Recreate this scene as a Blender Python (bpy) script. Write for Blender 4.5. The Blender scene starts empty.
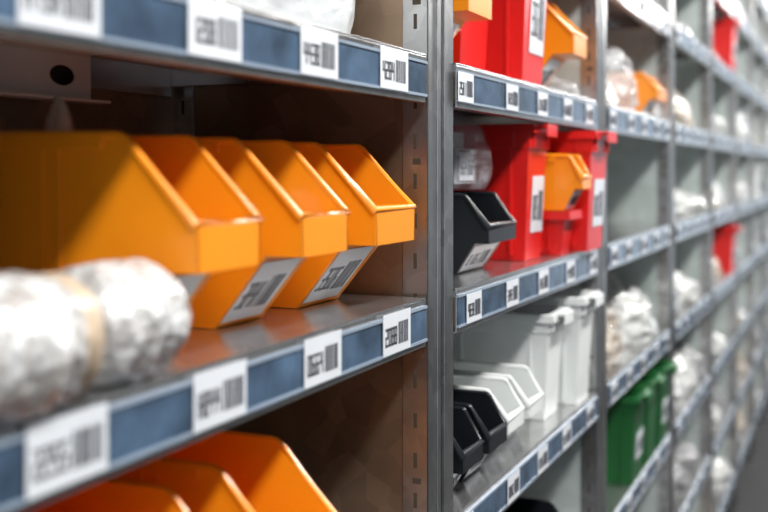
import bpy, math, random
from mathutils import Vector, noise
random.seed(7)
H = 1.65                      # eye height above floor
TH = math.atan(466/1067)
PITCH = 1.02                  # bay pitch
PX0 = 1.305                   # first post after the near bay
PW = 0.098                    # double post width
YF, YB = 0.507, 0.907         # front / back of racks
SP = 0.3155
LV = {n: H - 0.1655 + n*SP for n in range(-4, 5)}   # shelf top heights
SH = 0.063
scene = bpy.context.scene

# ---------------------------------------------------------------- materials
def new_mat(name):
    m = bpy.data.materials.new(name); m.use_nodes = True
    nt = m.node_tree; b = nt.nodes['Principled BSDF']
    return m, nt, b
def plastic(name, col, rough=0.35, var=0.08, sss=0.0, bump=0.02, bscale=60, nscale=9):
    m, nt, b = new_mat(name)
    tc = nt.nodes.new('ShaderNodeTexCoord')
    n = nt.nodes.new('ShaderNodeTexNoise'); n.inputs['Scale'].default_value = nscale; n.inputs['Detail'].default_value = 4
    nt.links.new(tc.outputs['Object'], n.inputs['Vector'])
    r = nt.nodes.new('ShaderNodeValToRGB')
    r.color_ramp.elements[0].position = .3; r.color_ramp.elements[1].position = .7
    r.color_ramp.elements[0].color = (*[c*(1-var) for c in col], 1)
    r.color_ramp.elements[1].color = (*[min(1, c*(1+var)) for c in col], 1)
    nt.links.new(n.outputs['Fac'], r.inputs['Fac']); nt.links.new(r.outputs['Color'], b.inputs['Base Color'])
    b.inputs['Roughness'].default_value = rough
    if sss:
        b.inputs['Subsurface Weight'].default_value = sss
        b.inputs['Subsurface Radius'].default_value = (.02, .01, .004)
        b.inputs['Subsurface Scale'].default_value = .3
    if bump:
        n2 = nt.nodes.new('ShaderNodeTexNoise'); n2.inputs['Scale'].default_value = bscale; n2.inputs['Detail'].default_value = 3
        nt.links.new(tc.outputs['Object'], n2.inputs['Vector'])
        bp = nt.nodes.new('ShaderNodeBump'); bp.inputs['Strength'].default_value = bump*5; bp.inputs['Distance'].default_value = .002
        nt.links.new(n2.outputs['Fac'], bp.inputs['Height']); nt.links.new(bp.outputs['Normal'], b.inputs['Normal'])
    return m
def steel(name, c0, c1, rough=.32, metal=.75, scale=40):
    m, nt, b = new_mat(name)
    tc = nt.nodes.new('ShaderNodeTexCoord')
    v = nt.nodes.new('ShaderNodeTexVoronoi'); v.inputs['Scale'].default_value = scale
    n = nt.nodes.new('ShaderNodeTexNoise'); n.inputs['Scale'].default_value = 5; n.inputs['Detail'].default_value = 6
    nt.links.new(tc.outputs['Object'], v.inputs['Vector']); nt.links.new(tc.outputs['Object'], n.inputs['Vector'])
    mx = nt.nodes.new('ShaderNodeMix'); mx.inputs['Factor'].default_value = .75
    nt.links.new(v.outputs['Color'], mx.inputs['A']); nt.links.new(n.outputs['Fac'], mx.inputs['B'])
    r = nt.nodes.new('ShaderNodeValToRGB'); r.color_ramp.elements[0].position = .3; r.color_ramp.elements[1].position = .7
    r.color_ramp.elements[0].color = (*c0, 1); r.color_ramp.elements[1].color = (*c1, 1)
    nt.links.new(mx.outputs['Result'], r.inputs['Fac']); nt.links.new(r.outputs['Color'], b.inputs['Base Color'])
    b.inputs['Metallic'].default_value = metal
    mr = nt.nodes.new('ShaderNodeMapRange'); mr.inputs['To Min'].default_value = rough*.8; mr.inputs['To Max'].default_value = rough*1.3
    nt.links.new(n.outputs['Fac'], mr.inputs['Value']); nt.links.new(mr.outputs['Result'], b.inputs['Roughness'])
    return m
M_ORANGE = plastic('orange_plastic', (.93, .29, .008), .3, .05, .05)
M_ORANGE.node_tree.nodes['Principled BSDF'].inputs['Coat Weight'].default_value = .25
M_RED = plastic('red_plastic', (.68, .012, .010), .3)
M_GREEN = plastic('green_plastic', (.008, .10, .022), .35)
M_BLACK = plastic('black_plastic', (.008, .010, .013), .3)
M_WHITEP = plastic('white_plastic', (.74, .77, .76), .35)
M_STEEL = steel('galvanised_steel', (.31, .31, .31), (.54, .54, .54), .28, .95)
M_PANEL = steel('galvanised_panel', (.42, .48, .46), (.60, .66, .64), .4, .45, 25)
M_PANELN = steel('warm_shade_tinted_panel', (.17, .115, .078), (.34, .24, .165), .33, .75, 25)  # near bay: warm bounce off orange bins and shade painted into the steel colour
M_SHELF = steel('shelf_steel', (.40, .40, .40), (.60, .60, .60), .2, .9, 60)
M_HOLE = plastic('dark_slot', (.05, .035, .02), .7, bump=0)
M_BLUE = plastic('blue_label_strip', (.060, .100, .160), .2, .55, bump=.06, bscale=25, nscale=14)
M_STRIPEDGE = plastic('strip_edge', (.26, .32, .40), .25)
M_PAPER = plastic('label_paper', (.68, .71, .75), .35, .06, bump=0)
M_INK = plastic('label_ink', (.07, .075, .09), .5, bump=0)
M_KRAFT = plastic('kraft_tape', (.50, .39, .28), .3, .3, bump=.1, bscale=40, nscale=30)

def bagmat(name, c0, c1, alpha0, alpha1, rough=.2, scale=3.0, bstr=.8, coat=.8):
    """crumpled translucent film: creases from voronoi edges, denser where folded"""
    m, nt, b = new_mat(name)
    tc = nt.nodes.new('ShaderNodeTexCoord')
    nz = nt.nodes.new('ShaderNodeTexNoise'); nz.inputs['Scale'].default_value = scale; nz.inputs['Detail'].default_value = 5
    nt.links.new(tc.outputs['Object'], nz.inputs['Vector'])
    add = nt.nodes.new('ShaderNodeVectorMath'); add.operation = 'MULTIPLY_ADD'
    add.inputs[1].default_value = (.6, .6, .6)
    nt.links.new(nz.outputs['Color'], add.inputs[0]); nt.links.new(tc.outputs['Object'], add.inputs[2])
    v = nt.nodes.new('ShaderNodeTexVoronoi'); v.feature = 'DISTANCE_TO_EDGE'; v.inputs['Scale'].default_value = scale*2.2
    nt.links.new(add.outputs[0], v.inputs['Vector'])
    r = nt.nodes.new('ShaderNodeMapRange'); r.inputs['From Max'].default_value = .18
    nt.links.new(v.outputs['Distance'], r.inputs['Value'])
    bp = nt.nodes.new('ShaderNodeBump'); bp.inputs['Strength'].default_value = bstr; bp.inputs['Distance'].default_value = .012; bp.invert = True
    nt.links.new(r.outputs['Result'], bp.inputs['Height']); nt.links.new(bp.outputs['Normal'], b.inputs['Normal'])
    mx = nt.nodes.new('ShaderNodeMix'); mx.data_type = 'RGBA'
    mx.inputs[6].default_value = (*c0, 1); mx.inputs[7].default_value = (*c1, 1)
    nt.links.new(nz.outputs['Fac'], mx.inputs[0]); nt.links.new(mx.outputs[2], b.inputs['Base Color'])
    ar = nt.nodes.new('ShaderNodeMapRange'); ar.inputs['From Min'].default_value = .3; ar.inputs['From Max'].default_value = .7
    ar.inputs['To Min'].default_value = alpha0; ar.inputs['To Max'].default_value = alpha1
    nt.links.new(nz.outputs['Fac'], ar.inputs['Value']); nt.links.new(ar.outputs['Result'], b.inputs['Alpha'])
    b.inputs['Roughness'].default_value = rough
    b.inputs['Coat Weight'].default_value = coat; b.inputs['Coat Roughness'].default_value = .08
    return m
M_BAG = bagmat('white_film', (.56, .57, .55), (.84, .85, .84), .6, 1, bstr=.5)
M_BAG2 = bagmat('beige_film', (.42, .32, .23), (.74, .68, .60), .6, 1, bstr=.5)
M_BAG3 = bagmat('dark_contents_film', (.16, .16, .17), (.62, .63, .64), .7, 1, bstr=.6)
M_CLEAR = bagmat('clear_film', (.66, .69, .71), (.86, .88, .90), .22, .65, bstr=.5)
M_SMOOTH = bagmat('smooth_clear_film', (.55, .60, .66), (.80, .84, .90), .03, .34, .12, 4.0, .35, .8)
M_SMWHITE = bagmat('smooth_white_film', (.66, .70, .72), (.80, .83, .84), .95, 1, .3, 1.6, .12, .4)
M_BUB, nt, b = new_mat('bubble_wrap')
tc = nt.nodes.new('ShaderNodeTexCoord'); v = nt.nodes.new('ShaderNodeTexVoronoi'); v.inputs['Scale'].default_value = 95
nt.links.new(tc.outputs['Object'], v.inputs['Vector'])
n_ = nt.nodes.new('ShaderNodeTexNoise'); n_.inputs['Scale'].default_value = 34; n_.inputs['Detail'].default_value = 5; n_.inputs['Distortion'].default_value = .8
nt.links.new(tc.outputs['Object'], n_.inputs['Vector'])
r_ = nt.nodes.new('ShaderNodeValToRGB'); r_.color_ramp.elements[0].position = .36; r_.color_ramp.elements[1].position = .60
r_.color_ramp.elements[0].color = (.36, .34, .32, 1); r_.color_ramp.elements[1].color = (.70, .71, .71, 1)
nt.links.new(n_.outputs['Fac'], r_.inputs['Fac']); nt.links.new(r_.outputs['Color'], b.inputs['Base Color'])
bp = nt.nodes.new('ShaderNodeBump'); bp.invert = True; bp.inputs['Strength'].default_value = .8; bp.inputs['Distance'].default_value = .004
nt.links.new(v.outputs['Distance'], bp.inputs['Height']); nt.links.new(bp.outputs['Normal'], b.inputs['Normal'])
b.inputs['Roughness'].default_value = .22; b.inputs['Coat Weight'].default_value = .8; b.inputs['Coat Roughness'].default_value = .1
b.inputs['Subsurface Weight'].default_value = .25; b.inputs['Subsurface Radius'].default_value = (.02, .02, .02); b.inputs['Subsurface Scale'].default_value = .4

# ---------------------------------------------------------------- mesh builder
class MB:
    def __init__(s): s.v = []; s.f = []; s.m = []; s.sm = []
    def add(s, vs, fs, m, smooth=False):
        o = len(s.v); s.v += [tuple(p) for p in vs]
        for f in fs: s.f.append([o+i for i in f]); s.m.append(m); s.sm.append(smooth)
    def box(s, x0, x1, y0, y1, z0, z1, m=0):
        s.add([(x0,y0,z0),(x1,y0,z0),(x1,y1,z0),(x0,y1,z0),(x0,y0,z1),(x1,y0,z1),(x1,y1,z1),(x0,y1,z1)],
              [(0,3,2,1),(4,5,6,7),(0,1,5,4),(1,2,6,5),(2,3,7,6),(3,0,4,7)], m)
    def prism(s, pr, x0, x1, m=0):     # pr: list of (y,z), extruded along x
        n = len(pr)
        vs = [(x0, y, z) for y, z in pr] + [(x1, y, z) for y, z in pr]
        fs = [tuple(range(n)), tuple(range(2*n-1, n-1, -1))]
        fs += [(i, i+n, (i+1) % n + n, (i+1) % n) for i in range(n)]
        s.add(vs, fs, m)
    def tube(s, path, r, m=0, closed=False, n=8, sq=1.0):
        P = [Vector(p) for p in path]; k = len(P); vs = []
        for i in range(k):
            a = P[i-1] if (i or closed) else P[i]; c = P[(i+1) % k] if (i < k-1 or closed) else P[i]
            t = (c-a).normalized()
            up = Vector((1, 0, 0)) if abs(t.x) < .75 else Vector((0, 0, 1))
            e1 = t.cross(up).normalized(); e2 = t.cross(e1).normalized()
            d1 = (P[i]-a).normalized() if (P[i]-a).length > 0 else t
            sc = 1/max(.5, abs(d1.dot(t)))
            for j in range(n):
                an = 2*math.pi*j/n
                vs.append(P[i]+e1*(r*math.cos(an)*sc)+e2*(r*math.sin(an)*sc))
        fs = []
        for i in range(k if closed else k-1):
            for j in range(n):
                a = i*n+j; b_ = i*n+(j+1) % n; c = ((i+1) % k)*n+(j+1) % n; d = ((i+1) % k)*n+j
                fs.append((a, b_, c, d))
        if not closed:
            fs += [tuple(range(n)), tuple(range((k-1)*n, k*n))]
        s.add(vs, fs, m, True)
    def label(s, o, u, v, w, h, mp, mi, rnd, off=.0006):
        """paper label with printed digits + barcode; o = bottom left, u right, v up"""
        u = Vector(u).normalized(); v = Vector(v).normalized(); n = u.cross(v); o = Vector(o)
        def q(a0, a1, b0, b1, k, m):
            b = [o+u*(a*w)+v*(b_*h)+n*k for a, b_ in ((a0,b0),(a1,b0),(a1,b1),(a0,b1))]
            t = [p-n*off for p in b]
            s.add(b+t, [(0,1,2,3),(0,4,5,1),(1,5,6,2),(2,6,7,3),(3,7,4,0)], m)
        q(0, 1, 0, 1, off, mp)
        segs = {'8':'abcdefg','0':'abcdef','H':'bcefg','3':'abgcd','5':'afgcd','2':'abged','6':'afgedc','1':'bc','4':'fgbc'}
        x = .07
        for i in range(4):
            ch = rnd.choice('80H3526148'); w1, y0, y1 = .085, .22, .66; ym = (y0+y1)/2; t = .024; tv = .055
            for sg in segs[ch]:
                r = {'a':(x,x+w1,y1-tv,y1),'g':(x,x+w1,ym-tv/2,ym+tv/2),'d':(x,x+w1,y0,y0+tv),
                     'f':(x,x+t,ym,y1),'b':(x+w1-t,x+w1,ym,y1),'e':(x,x+t,y0,ym),'c':(x+w1-t,x+w1,y0,ym)}[sg]
                q(*r, off*2, mi)
            x += .108
        x = .54
        while x < .9:
            bw = rnd.choice([.012, .022, .034]); q(x, min(x+bw,.93), .2, .74, off*2, mi); x += bw+rnd.choice([.018, .026, .034])
    def build(s, name, mats, parent=None, bevel=0, loc=None):
        me = bpy.data.meshes.new(name); me.from_pydata(s.v, [], s.f)
        for m in mats: me.materials.append(m)
        me.polygons.foreach_set('material_index', s.m); me.polygons.foreach_set('use_smooth', s.sm)
        me.update(); ob = bpy.data.objects.new(name, me); scene.collection.objects.link(ob)
        if loc: ob.location = loc
        if parent: ob.parent = parent
        if bevel:
            bv = ob.modifiers.new('bevel', 'BEVEL'); bv.width = bevel; bv.segments = 2; bv.limit_method = 'ANGLE'; bv.angle_limit = .7
        return ob
def adopt(child, parent):
    bpy.context.view_layer.update()
    child.parent = parent; child.matrix_parent_inverse = parent.matrix_world.inverted()

# ---------------------------------------------------------------- racks
rack = bpy.data.objects.new('metal_shelving_rack', None); scene.collection.objects.link(rack)
TOP = H + 1.25
NS = range(-2, 9)
posts = MB(); panels = MB(); shelves = MB(); strips = MB(); labels = MB()
rl = random.Random(3)
for n in NS:
    x0 = PX0 + PITCH*n; x1 = x0+PW; xm = (x0+x1)/2
    for (a, b_, side) in ((x0, xm-.003, 0), (xm+.003, x1, 1)):
        for (yf, d) in ((YF, .036), (YB, -.036)):
            ya, yb = sorted((yf, yf+d)); yw = yf+(.002 if d > 0 else -.002)
            f0, f1 = sorted((yf, yw))
            posts.box(a, b_, f0, f1, 0.01, TOP)                # front face
            if side == 0: posts.box(a, a+.002, ya, yb, .01, TOP)
            else: posts.box(b_-.002, b_, ya, yb, .01, TOP)
            if side == 0: posts.box(b_-.002, b_, ya, yb, .01, TOP)
            else: posts.box(a, a+.002, ya, yb, .01, TOP)
            xr = b_-.010 if side == 0 else a+.010
            g0, g1 = sorted((yf-(.0025 if d > 0 else -.0025), yf))
            posts.box(xr-.006, xr+.006, g0, g1, .01, TOP)
            posts.box(a-.002, b_+.002, ya, yb, 0, .012)
            if n < 4:
                z = .1
                while z < TOP-.05:
                    yc = (ya+yb)/2
                    xx = a-.0006 if side == 0 else b_+.0006
                    xa, xb = sorted((xx, a+.001 if side == 0 else b_-.001))
                    posts.box(xa, xb, yc-.0025, yc+.0025, z, z+.02, 1)
                    if (int(z*100)) % 3 == 0: posts.box(xa, xb, yc-.008, yc+.004, z+.032, z+.040, 1)
                    z += .0526
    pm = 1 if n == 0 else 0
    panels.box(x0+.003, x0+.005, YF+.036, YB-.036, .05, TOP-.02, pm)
    panels.box(x1-.005, x1-.003, YF+.036, YB-.036, .05, TOP-.02, 0)
    if n == 8: continue
    sx0, sx1 = x1+.004, x0+PITCH-.016
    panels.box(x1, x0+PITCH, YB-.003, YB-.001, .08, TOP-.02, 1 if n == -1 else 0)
    for l, zt in LV.items():
        shelves.box(sx0, sx1, YF-.003, YB-.008, zt-.003, zt)             # pan
        shelves.box(sx0, sx1, YF-.003, YF+.0, zt-SH, zt-.003)            # front lip
        shelves.box(sx0, sx1, YF, YF+.018, zt-SH, zt-SH+.002)            # return
        shelves.box(sx0, sx1, YB-.010, YB-.008, zt-.045, zt-.003)
        shelves.box(sx0, sx0+.002, YF, YB-.01, zt-.03, zt-.003)
        shelves.box(sx1-.002, sx1, YF, YB-.01, zt-.03, zt-.003)
        shelves.box(sx0, sx1, .69, .72, zt-.02, zt-.003)                 # stiffener
        shelves.box(sx1, sx1+.014, YF-.001, YF+.02, zt-.055, zt-.012, 1)  # clip
        shelves.box(sx0-.004, sx0, YF-.001, YF+.02, zt-.055, zt-.012, 1)
        strips.box(sx0+.002, sx1-.002, YF-.0050, YF-.003, zt-.052, zt-.013, 0)
        strips.box(sx0+.002, sx1-.002, YF-.0065, YF-.003, zt-.013, zt-.0095, 1)
        strips.box(sx0+.002, sx1-.002, YF-.0065, YF-.003, zt-.0555, zt-.052, 1)
        if n <= 5:
            lw, lh = (.084, .049) if n == -1 else (.066, .042)
            for k in range(5):
                lx = x1 + .018 + .1965*k + rl.uniform(-.02, .02)
                if n == -1: lx = .553-.1965 + .1965*k - (.008 if l == 1 else 0)
                if lx+lw > sx1: continue
                if rl.random() < .05 and n != -1: continue
                labels.label((lx, YF-.0068, zt-.054), (1, 0, 0), (0, 0, 1), lw, lh, 0, 1, rl)
posts.build('posts', [M_STEEL, M_HOLE], rack, .0006)
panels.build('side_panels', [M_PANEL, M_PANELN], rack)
shelves.build('shelves', [M_SHELF, M_HOLE], rack, .0008)
strips.build('label_strips', [M_BLUE, M_STRIPEDGE], rack)
labels.build('shelf_labels', [M_PAPER, M_INK], rack)
# rear bracket with oval hole in the near bay
br = MB()
cx, cz = .985, H+.110; R = []
for i in range(16):
    a = 2*math.pi*i/16; R.append((cx+.022*math.cos(a), cz+.012*math.sin(a)))
O = []
for i in range(16):
    a = 2*math.pi*i/16; c, s_ = math.cos(a), math.sin(a); k = 1/max(abs(c), abs(s_))
    O.append((cx+c*k*.05, cz+s_*k*.028))
y0 = YB-.07
br.add([(x, y0, z) for x, z in R]+[(x, y0, z) for x, z in O]+[(x, y0+.002, z) for x, z in R],
       [(i, (i+1) % 16, 16+(i+1) % 16, 16+i) for i in range(16)]+[(i, i+32, (i+1) % 16+32, (i+1) % 16) for i in range(16)], 0)
br.box(.7, cx-.05, y0, y0+.002, cz-.028, cz+.028)
br.box(.7, cx+.05, y0-.03, y0+.002, cz+.028, cz+.031); br.box(.7, cx+.05, y0-.03, y0+.002, cz-.031, cz-.028)
br.box(.7, cx+.05, y0+.02, y0+.022, cz-.028, cz+.028, 1); br.box(.7, .71, y0+.002, YB-.003, cz-.028, cz+.028)
br.build('rear_bracket', [plastic('bright_zinc', (.80, .80, .79), .35), M_HOLE], rack)

# ---------------------------------------------------------------- open-front bin
def bin_(name, x, yfr, z, w=.115, d=.34, h=.195, mat=M_ORANGE, label=True, rib=True, seed=1, dark=False):
    mb = MB(); k = h/.195; t = .0028
    f = min(1.0, d/.34)*k if h < .15 else 1.0
    rx, ly, lz0, lz1, sb, st = .066*f, 0.0, .0775*k, .1175*k, .105*f, .042*f
    pts = [(sb, 0), (d-.014, 0), (d, h)]
    cx_, r = rx, .016*f
    for a in (90, 70, 50, 38):
        A = math.radians(a)
        pts.append((cx_+r - r*math.cos(A)*1.0 - 0.0, h-r+r*math.sin(A)))
    pts += [(ly+.004, lz1+.003), (ly, lz1), (ly, lz0), (st, lz0)]
    for xa in (0, w-t): mb.prism(pts, xa, xa+t)
    mb.prism([(sb, 0), (d-.014, 0), (d-.014, t), (sb, t)], t, w-t)
    mb.prism([(d-.014-t, t), (d-.014, 0), (d, h), (d-t, h)], t, w-t)
    mb.prism([(sb, 0), (sb+t, t), (st+t, lz0+t), (st, lz0)], t, w-t)
    mb.prism([(ly+.001, lz0), (st+t, lz0), (st+t, lz0+t), (ly+.001, lz0+t)], t, w-t)
    mb.prism([(ly, lz0), (ly+t*1.4, lz0), (ly+t*1.4, lz1), (ly, lz1)], -.0005, w+.0005)
    side = [(d, h)]+pts[3:7]+[(ly+.003, lz1+.001)]
    path = [(0, y, zz) for y, zz in side]+[(w, y, zz) for y, zz in reversed(side)]
    mb.tube(path, .0038, 0, closed=True)
    for xa in (-.0035, w-.0005):
        mb.box(xa, xa+.004, rx+.03, d-.004, h-.012, h-.002)
        if rib:
            for yy in (.42*d, .44*d+.012, .8*d):
                mb.box(xa+.0015, xa+.0035, yy, yy+.005, .012, h-.01)
            mb.box(xa+.0015, xa+.0035, .42*d, d-.01, .035, .04)
    v = []
    for p in mb.v:
        s = .93+.07*min(1, max(0, p[2]/lz1)); v.append((w/2+(p[0]-w/2)*s, p[1], p[2]))
    mb.v = v
    if label:
        vv = Vector((0, st-sb, lz0)); L = vv.length
        o = Vector((w*.06, sb, 0)) + vv*.08
        nn = Vector((1, 0, 0)).cross(vv.normalized())
        mb.label(o+nn*.0008, (1, 0, 0), vv, w*.78, L*.84, 1, 2, random.Random(seed), .0005)
    ob = mb.build(name, [mat, M_PAPER, M_INK], None, .0012, (x, yfr, z))
    return ob
zB, zC, zA, zE = LV[0], LV[-1], LV[1], LV[-2]
e = .0006
near = [bin_('orange_storage_bin', x, .4985, zB+e, (.104, .106, .12)[i], seed=i+2) for i, x in enumerate((.752, .938, 1.118))]
for i, x in enumerate((.47, .675, .872)):
    bin_('orange_storage_bin', x, .480, zC+e, .118, seed=i+8)
bin_('orange_storage_bin', 1.445, .500, zA+e, .112, seed=21)
bin_('orange_storage_bin', 2.06, .495, zA+e, .112, seed=22)
bin_('black_storage_bin', 1.585, .515, zB+e, .15, .28, .125, M_BLACK, seed=31, rib=False)
bin_('black_storage_bin', 1.555, .505, zC+e, .095, .24, .118, M_BLACK, seed=34, rib=False)
bin_('black_storage_bin', 1.435, .505, zC+e, .095, .24, .118, M_BLACK, seed=35, rib=False)
bin_('white_storage_bin', 1.80, .512, zC+e, .10, .26, .118, M_WHITEP, seed=36, rib=False)
bin_('white_storage_bin', 1.675, .512, zC+e, .10, .26, .118, M_WHITEP, seed=37, rib=False)
for x in (1.75, 1.95):
    bin_('black_storage_bin', x, .51, zE+e, .14, .26, .13, M_BLACK, seed=38, rib=False)

# ---------------------------------------------------------------- tall tub container
def tub(name, x, y, z, w, d, h, mat, seed=1, label=True, handle=True, lab=(.25, .55)):
    mb = MB(); t = .003; tp = .012
    def ring(zz, inset):
        f = 1-zz/h; a = tp*f+inset
        return [(a, a, zz), (w-a, a, zz), (w-a, d-a, zz), (a, d-a, zz)]
    lv = [ring(0, 0), ring(h*.82, 0), ring(h*.82, -.003), ring(h, -.003), ring(h, t), ring(t, t)]
    vs = [p for r in lv for p in r]; fs = [(3, 2, 1, 0), (20, 21, 22, 23)]
    for i in range(5):
        for j in range(4):
            fs.append((i*4+j, i*4+(j+1) % 4, (i+1)*4+(j+1) % 4, (i+1)*4+j))
    mb.add(vs, fs, 0)
    r = .011
    mb.box(-r, w+r, -r, 0, h-.006, h); mb.box(-r, w+r, d, d+r, h-.006, h)
    mb.box(-r, 0, 0, d, h-.006, h); mb.box(w, w+r, 0, d, h-.006, h)
    mb.box(-r, w+r, -r, -r+.002, h-.016, h-.006); mb.box(-r, -r+.002, -r, d+r, h-.016, h-.006)
    mb.box(w+r-.002, w+r, -r, d+r, h-.016, h-.006)
    for k in range(5):
        yy = d*(.08+.21*k); mb.box(-.007, -.002, yy, yy+.003, h*.83, h-.006); mb.box(w+.002, w+.007, yy, yy+.003, h*.83, h-.006)
    for xx in (.12*w, .85*w): mb.box(xx, xx+.003, -.007, -.002, h*.83, h-.006)
    for yy in (.1*d, .5*d, .9*d): mb.box(.001, .008, yy, yy+.006, .01, h*.82)
    if handle:
        mb.box(w*.22, w*.78, -.026, -r, h-.005, h); mb.box(w*.22, w*.78, -.026, -.023, h-.022, h-.004)
    if label:
        a0 = Vector((w*.28, tp*(1-lab[0]), h*lab[0])); a1 = Vector((w*.28, tp*(1-lab[1]), h*lab[1]))
        vv = a1-a0; mb.label(a0+Vector((0, -.001, 0)), (1, 0, 0), vv, w*.62, vv.length, 1, 2, random.Random(seed), .0005)
    return mb.build(name, [mat, M_PAPER, M_INK], None, .0015, (x, y, z))
tub('red_container', 1.862, .528, zB+e, .128, .34, .248, M_RED, 1, lab=(.2, .62))
tub('red_container', 2.125, .474, zB+e, .155, .36, .243, M_RED, 2, lab=(.2, .6))
tub('red_container', 2.014, .500, zB+e, .085, .30, .085, M_RED, 3, False, False)
bin_('orange_storage_bin', 2.016, .468, zB+.0875, .080, .22, .105, M_ORANGE, seed=44, rib=False)
tub('red_container', 1.80, .515, zA+e, .15, .34, .235, M_RED, 4, lab=(.25, .85))
tub('red_container', 1.60, .56, zA+e, .15, .31, .235, M_RED, 5, False)
tub('white_container', 1.985, .525, zC+e, .12, .35, .205, M_WHITEP, 5, False)
tub('white_container', 2.142, .50, zC+e, .125, .35, .222, M_WHITEP, 6, False)
for i, x in enumerate((2.70, 2.905, 3.12)):
    tub('green_container', x, .492, zE+e, .15, .33, .225, M_GREEN, 50+i, i != 1)
tub('red_container', 5.16, .492, LV[2]+e, .15, .33, .235, M_RED, 51)
tub('red_container', 5.16, .492, LV[-1]+e, .15, .33, .215, M_RED, 52)

# ---------------------------------------------------------------- bags
def bag_mesh(seed, mat, sub=5, pw=.8):
    import bmesh
    rr = random.Random(seed)
    bm = bmesh.new(); bmesh.ops.create_icosphere(bm, subdivisions=sub, radius=1)
    off = Vector((seed*7.3, seed*3.1, seed*1.7))
    kx, ky = rr.uniform(-.5, .5), rr.uniform(-.3, .1)     # where the gathered neck leans
    k = 1 if pw > .7 else .35
    def ridge(p, s): return 1-2*abs(noise.noise(p*s+off))
    for v in bm.verts:
        p = v.co.copy()
        r = 1+k*(.22*noise.noise(p*1.2+off)+.13*ridge(p, 1.7)+.07*ridge(p, 3.7)+.03*ridge(p, 8))
        q = p*r
        q.x = math.copysign(abs(q.x)**pw, q.x); q.y = math.copysign(abs(q.y)**pw, q.y)
        if pw > .7:
            up = max(0, q.z); g = max(0, 1-((q.x-kx)**2+(q.y-ky)**2)/.18)
            q.z += .55*g*up
            fl = 1+.25*max(0, -q.z)
            q.x *= fl; q.y *= fl
        q.z = max(q.z, -.62)
        v.co = q
    x = [v.co.x for v in bm.verts]; y = [v.co.y for v in bm.verts]; z = [v.co.z for v in bm.verts]
    for v in bm.verts:
        v.co = ((v.co.x-min(x))/(max(x)-min(x)), (v.co.y-min(y))/(max(y)-min(y)), (v.co.z-min(z))/(max(z)-min(z)))
    for f in bm.faces: f.smooth = True
    me = bpy.data.meshes.new('bag'); bm.to_mesh(me); bm.free(); me.materials.append(mat)
    return me
BM = {}
def bag(name, x0, x1, y0, y1, z0, h, mat=M_BAG, seed=1, pw=.8):
    seed = seed % 7
    key = (seed, mat.name, pw)
    if key not in BM: BM[key] = bag_mesh(seed, mat, pw=pw)
    ob = bpy.data.objects.new(name, BM[key]); scene.collection.objects.link(ob)
    ob.location = (x0, y0, z0); ob.scale = (x1-x0, y1-y0, h)
    return ob
# bags standing in the near bins (contents of those bins)
b1 = bag('bag_contents', .955, 1.034, .545, .68, zB+.07, .095, M_BAG, 3); adopt(b1, near[1])
b2 = bag('bag_contents', .765, .845, .62, .76, zB+.05, .185, M_BAG2, 4); adopt(b2, near[0])
bag('plastic_bag', .93, 1.26, .56, .86, zA+e, .17, M_SMWHITE, 5, .5)
bag('plastic_bag', .55, .87, .56, .85, zA+e, .12, M_BAG2, 1)
# bay 2: clear bag with a labelled carton inside, lying on the black bin
cbag = bag('clear_plastic_bag', 1.575, 1.742, .545, .76, zB+.1335, .132, M_SMOOTH, 2, .5)
cl = MB(); cl.box(0, .105, 0, .12, 0, .058, 0)
cl.label((.022, -.0005, .005), (1, 0, 0), (0, 0, 1), .07, .046, 1, 2, random.Random(5))
cl.label((-.0005, .075, .008), (0, -1, 0), (0, 0, 1), .05, .042, 1, 2, random.Random(6))
cl.box(.02, .10, .02, .1, .059, .085, 3)
c_ = cl.build('labelled_carton', [M_BAG3, M_PAPER, M_INK, M_WHITEP], None, .001, (1.604, .578, zB+.143))
adopt(c_, cbag)
bag('plastic_bag', 2.19, 2.30, .53, .7, zA+e, .07, M_CLEAR, 5)
bag('plastic_bag', 2.282, 2.305, .515, .75, zC+e, .08, M_CLEAR, 5)
# bay 3
bag('plastic_bag', 2.50, 2.74, .52, .85, zA+e, .23, M_BAG2, 2)
bag('plastic_bag', 2.76, 3.02, .52, .85, zA+e, .24, M_CLEAR, 3)
bin_('orange_storage_bin', 3.03, .49, zA+e, .15, .3, .12, M_ORANGE, seed=61)
bag('plastic_bag', 3.20, 3.32, .52, .80, zA+e, .2, M_CLEAR, 0)
bag('plastic_bag', 2.46, 2.56, .53, .65, zB+e, .09, M_BAG, 4)
bag('plastic_bag', 2.50, 2.86, .52, .85, zC+e, .20, M_BAG2, 3)
bag('plastic_bag', 2.88, 3.28, .50, .85, zC+e, .22, M_BAG, 4)

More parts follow.
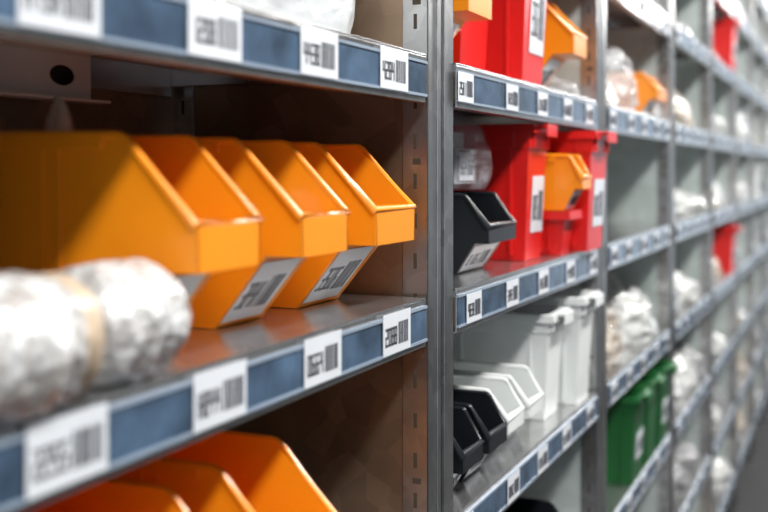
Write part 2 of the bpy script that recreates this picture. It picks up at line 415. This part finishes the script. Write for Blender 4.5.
# bubble-wrapped rolls on the near shelf
def parcel(x0, x1, yc, rad, seed, bands, endr=.2):
    mb = MB(); N, K = 90, 72; vs = []
    for i in range(N+1):
        t = i/N; x = x0+(x1-x0)*t
        tt = min(t, 1-t)
        ee = 1 if tt > endr else max(.2, (1-(1-tt/endr)**2.4)**.5)
        for j in range(K):
            a = 2*math.pi*j/K
            nn = noise.noise(Vector((x*16, math.cos(a)*.8, math.sin(a)*.8+seed)))*.13
            nn += .055*(1-2*abs(noise.noise(Vector((x*40, 1.0*math.cos(a), 1.0*math.sin(a)+seed)))))
            nn += .03*(1-2*abs(noise.noise(Vector((x*90, 2.6*math.cos(a), 2.6*math.sin(a)+seed)))))
            nn += .015*math.sin(x*130+2*math.sin(a+seed))
            pinch = 1
            for b0, b1 in bands:
                if b0 <= t <= b1: pinch = .96; nn *= .7
            r = rad*ee*pinch*(1+nn)
            y = yc+r*math.cos(a)*1.05; z = rad*.95+r*math.sin(a)
            vs.append((x, y, max(z, 0)))
    mb.v += vs
    for i in range(N):
        t = (i+.5)/N; m = 1 if any(b0 <= t <= b1 for b0, b1 in bands) else 0
        for j in range(K):
            mb.f.append([i*K+j, (i+1)*K+j, (i+1)*K+(j+1) % K, i*K+(j+1) % K]); mb.m.append(m); mb.sm.append(True)
    mb.f.append(list(range(K))); mb.m.append(0); mb.sm.append(True)
    mb.f.append(list(range(N*K, N*K+K))); mb.m.append(0); mb.sm.append(True)
    return mb.build('bubble_wrapped_parcel', [M_BUB, M_KRAFT], None, 0, (0, 0, zB+.0005))
parcel(.42, .628, .530, .048, 1.0, [(.82, .95)], .12)
parcel(.632, .742, .536, .047, 5.0, [], .3)
parcel(.46, .62, .655, .053, 9.0, [(.3, .9)])

# ---------------------------------------------------------------- far bays fill
rf = random.Random(11)
mats = [M_BAG, M_BAG3, M_BAG2, M_CLEAR, M_BAG, M_CLEAR]
for n in range(2, 8):
    for l, zt in LV.items():
        xs = PX0+PITCH*n+PW+.03; xe = PX0+PITCH*(n+1)-.03
        if n == 3 and l in (2, -1): xe = 5.13
        x = xs+rf.uniform(0, .15)
        while x < xe-.14:
            c = rf.random()
            if c < .78:
                w = rf.uniform(.14, .42); w = min(w, xe-x)
                bag('plastic_bag', x, x+w, YF+rf.uniform(-.01, .03), .86, zt+e, rf.uniform(.10, .235), rf.choice(mats), rf.randint(0, 6))
            elif c < .81:
                w = .15; tub('white_container', x, .51, zt+e, w, .33, .2, M_WHITEP, 72)
            elif c < .85:
                w = .14; bin_('black_storage_bin', x, .51, zt+e, w, .3, .14, M_BLACK, seed=77, rib=False)
            else: w = .18
            x += w+rf.uniform(.02, .10)
for n in (-1, 0, 1):
    xs = PX0+PITCH*n+PW+.05
    for l in (-4, -3) + ((-2,) if n == -1 else ()) + (2, 3):
        for k in range(3):
            bag('plastic_bag', xs+.28*k, xs+.28*k+.22, YF+.02, .84, LV[l]+e, rf.uniform(.1, .18), rf.choice(mats), rf.randint(0, 6))

# ---------------------------------------------------------------- room
def simple(name, boxes, mat, parent=None):
    mb = MB()
    for b_ in boxes: mb.box(*b_)
    return mb.build(name, [mat], parent)
M_FLOOR = plastic('concrete_floor', (.010, .010, .012), .7, .3, bump=.03)
M_WALL = plastic('painted_wall', (.6, .62, .61), .8, .04, bump=.02)
M_OPP = plastic('dark_painted_wall', (.14, .145, .15), .8, .04, bump=.02)
simple('floor', [(-4, 14, -3, 1.2, -.1, 0)], M_FLOOR)
simple('ceiling', [(-4, 14, -3, 1.2, 4.2, 4.3)], M_OPP)
simple('wall_back', [(-4, 14, 1.1, 1.2, 0, 4.2)], M_WALL)
simple('wall_opposite', [(-4, 14, -3, -2.9, 0, 4.2)], M_OPP)
M_TUBE, nt, b = new_mat('lamp_diffuser'); b.inputs['Emission Color'].default_value = (1, .98, .95, 1); b.inputs['Emission Strength'].default_value = 3
M_LAMP = plastic('lamp_housing', (.7, .7, .7), .5)
for i in range(8):
    x = -2.2+2.0*i
    mb = MB(); mb.box(-.65, .65, -.12, .12, 0, .06, 0); mb.box(-.62, .62, -.1, .1, -.012, 0, 1)
    mb.box(-.5, -.49, -.005, .005, .06, .8); mb.box(.49, .5, -.005, .005, .06, .8)
    lamp = mb.build('ceiling_lamp', [M_LAMP, M_TUBE], None, 0, (x, -.75, 3.4))
    L = bpy.data.lights.new('lamp_light', 'AREA'); L.shape = 'RECTANGLE'; L.size = 1.3; L.size_y = .3
    L.energy = 72 if x < 3 else 84; L.color = (1, .98, .955)
    lo = bpy.data.objects.new('lamp_light', L); scene.collection.objects.link(lo); lo.parent = lamp; lo.location = (0, 0, -.03)
    lo.rotation_euler = (math.radians(14), 0, 0)

w = bpy.data.worlds.new('World'); scene.world = w; w.use_nodes = True
w.node_tree.nodes['Background'].inputs['Color'].default_value = (.80, .90, 1, 1)
w.node_tree.nodes['Background'].inputs['Strength'].default_value = 1.05

cam = bpy.data.cameras.new('camera'); co = bpy.data.objects.new('camera', cam); scene.collection.objects.link(co)
co.location = (0, 0, H); co.rotation_euler = (math.pi/2, 0, TH-math.pi/2)
cam.lens = 1067*36/768; cam.sensor_width = 36; cam.sensor_fit = 'HORIZONTAL'; cam.shift_y = -86/768
cam.clip_start = .05
cam.dof.use_dof = True; cam.dof.focus_distance = 1.42; cam.dof.aperture_fstop = 2.8
scene.camera = co
scene.view_settings.view_transform = 'Standard'
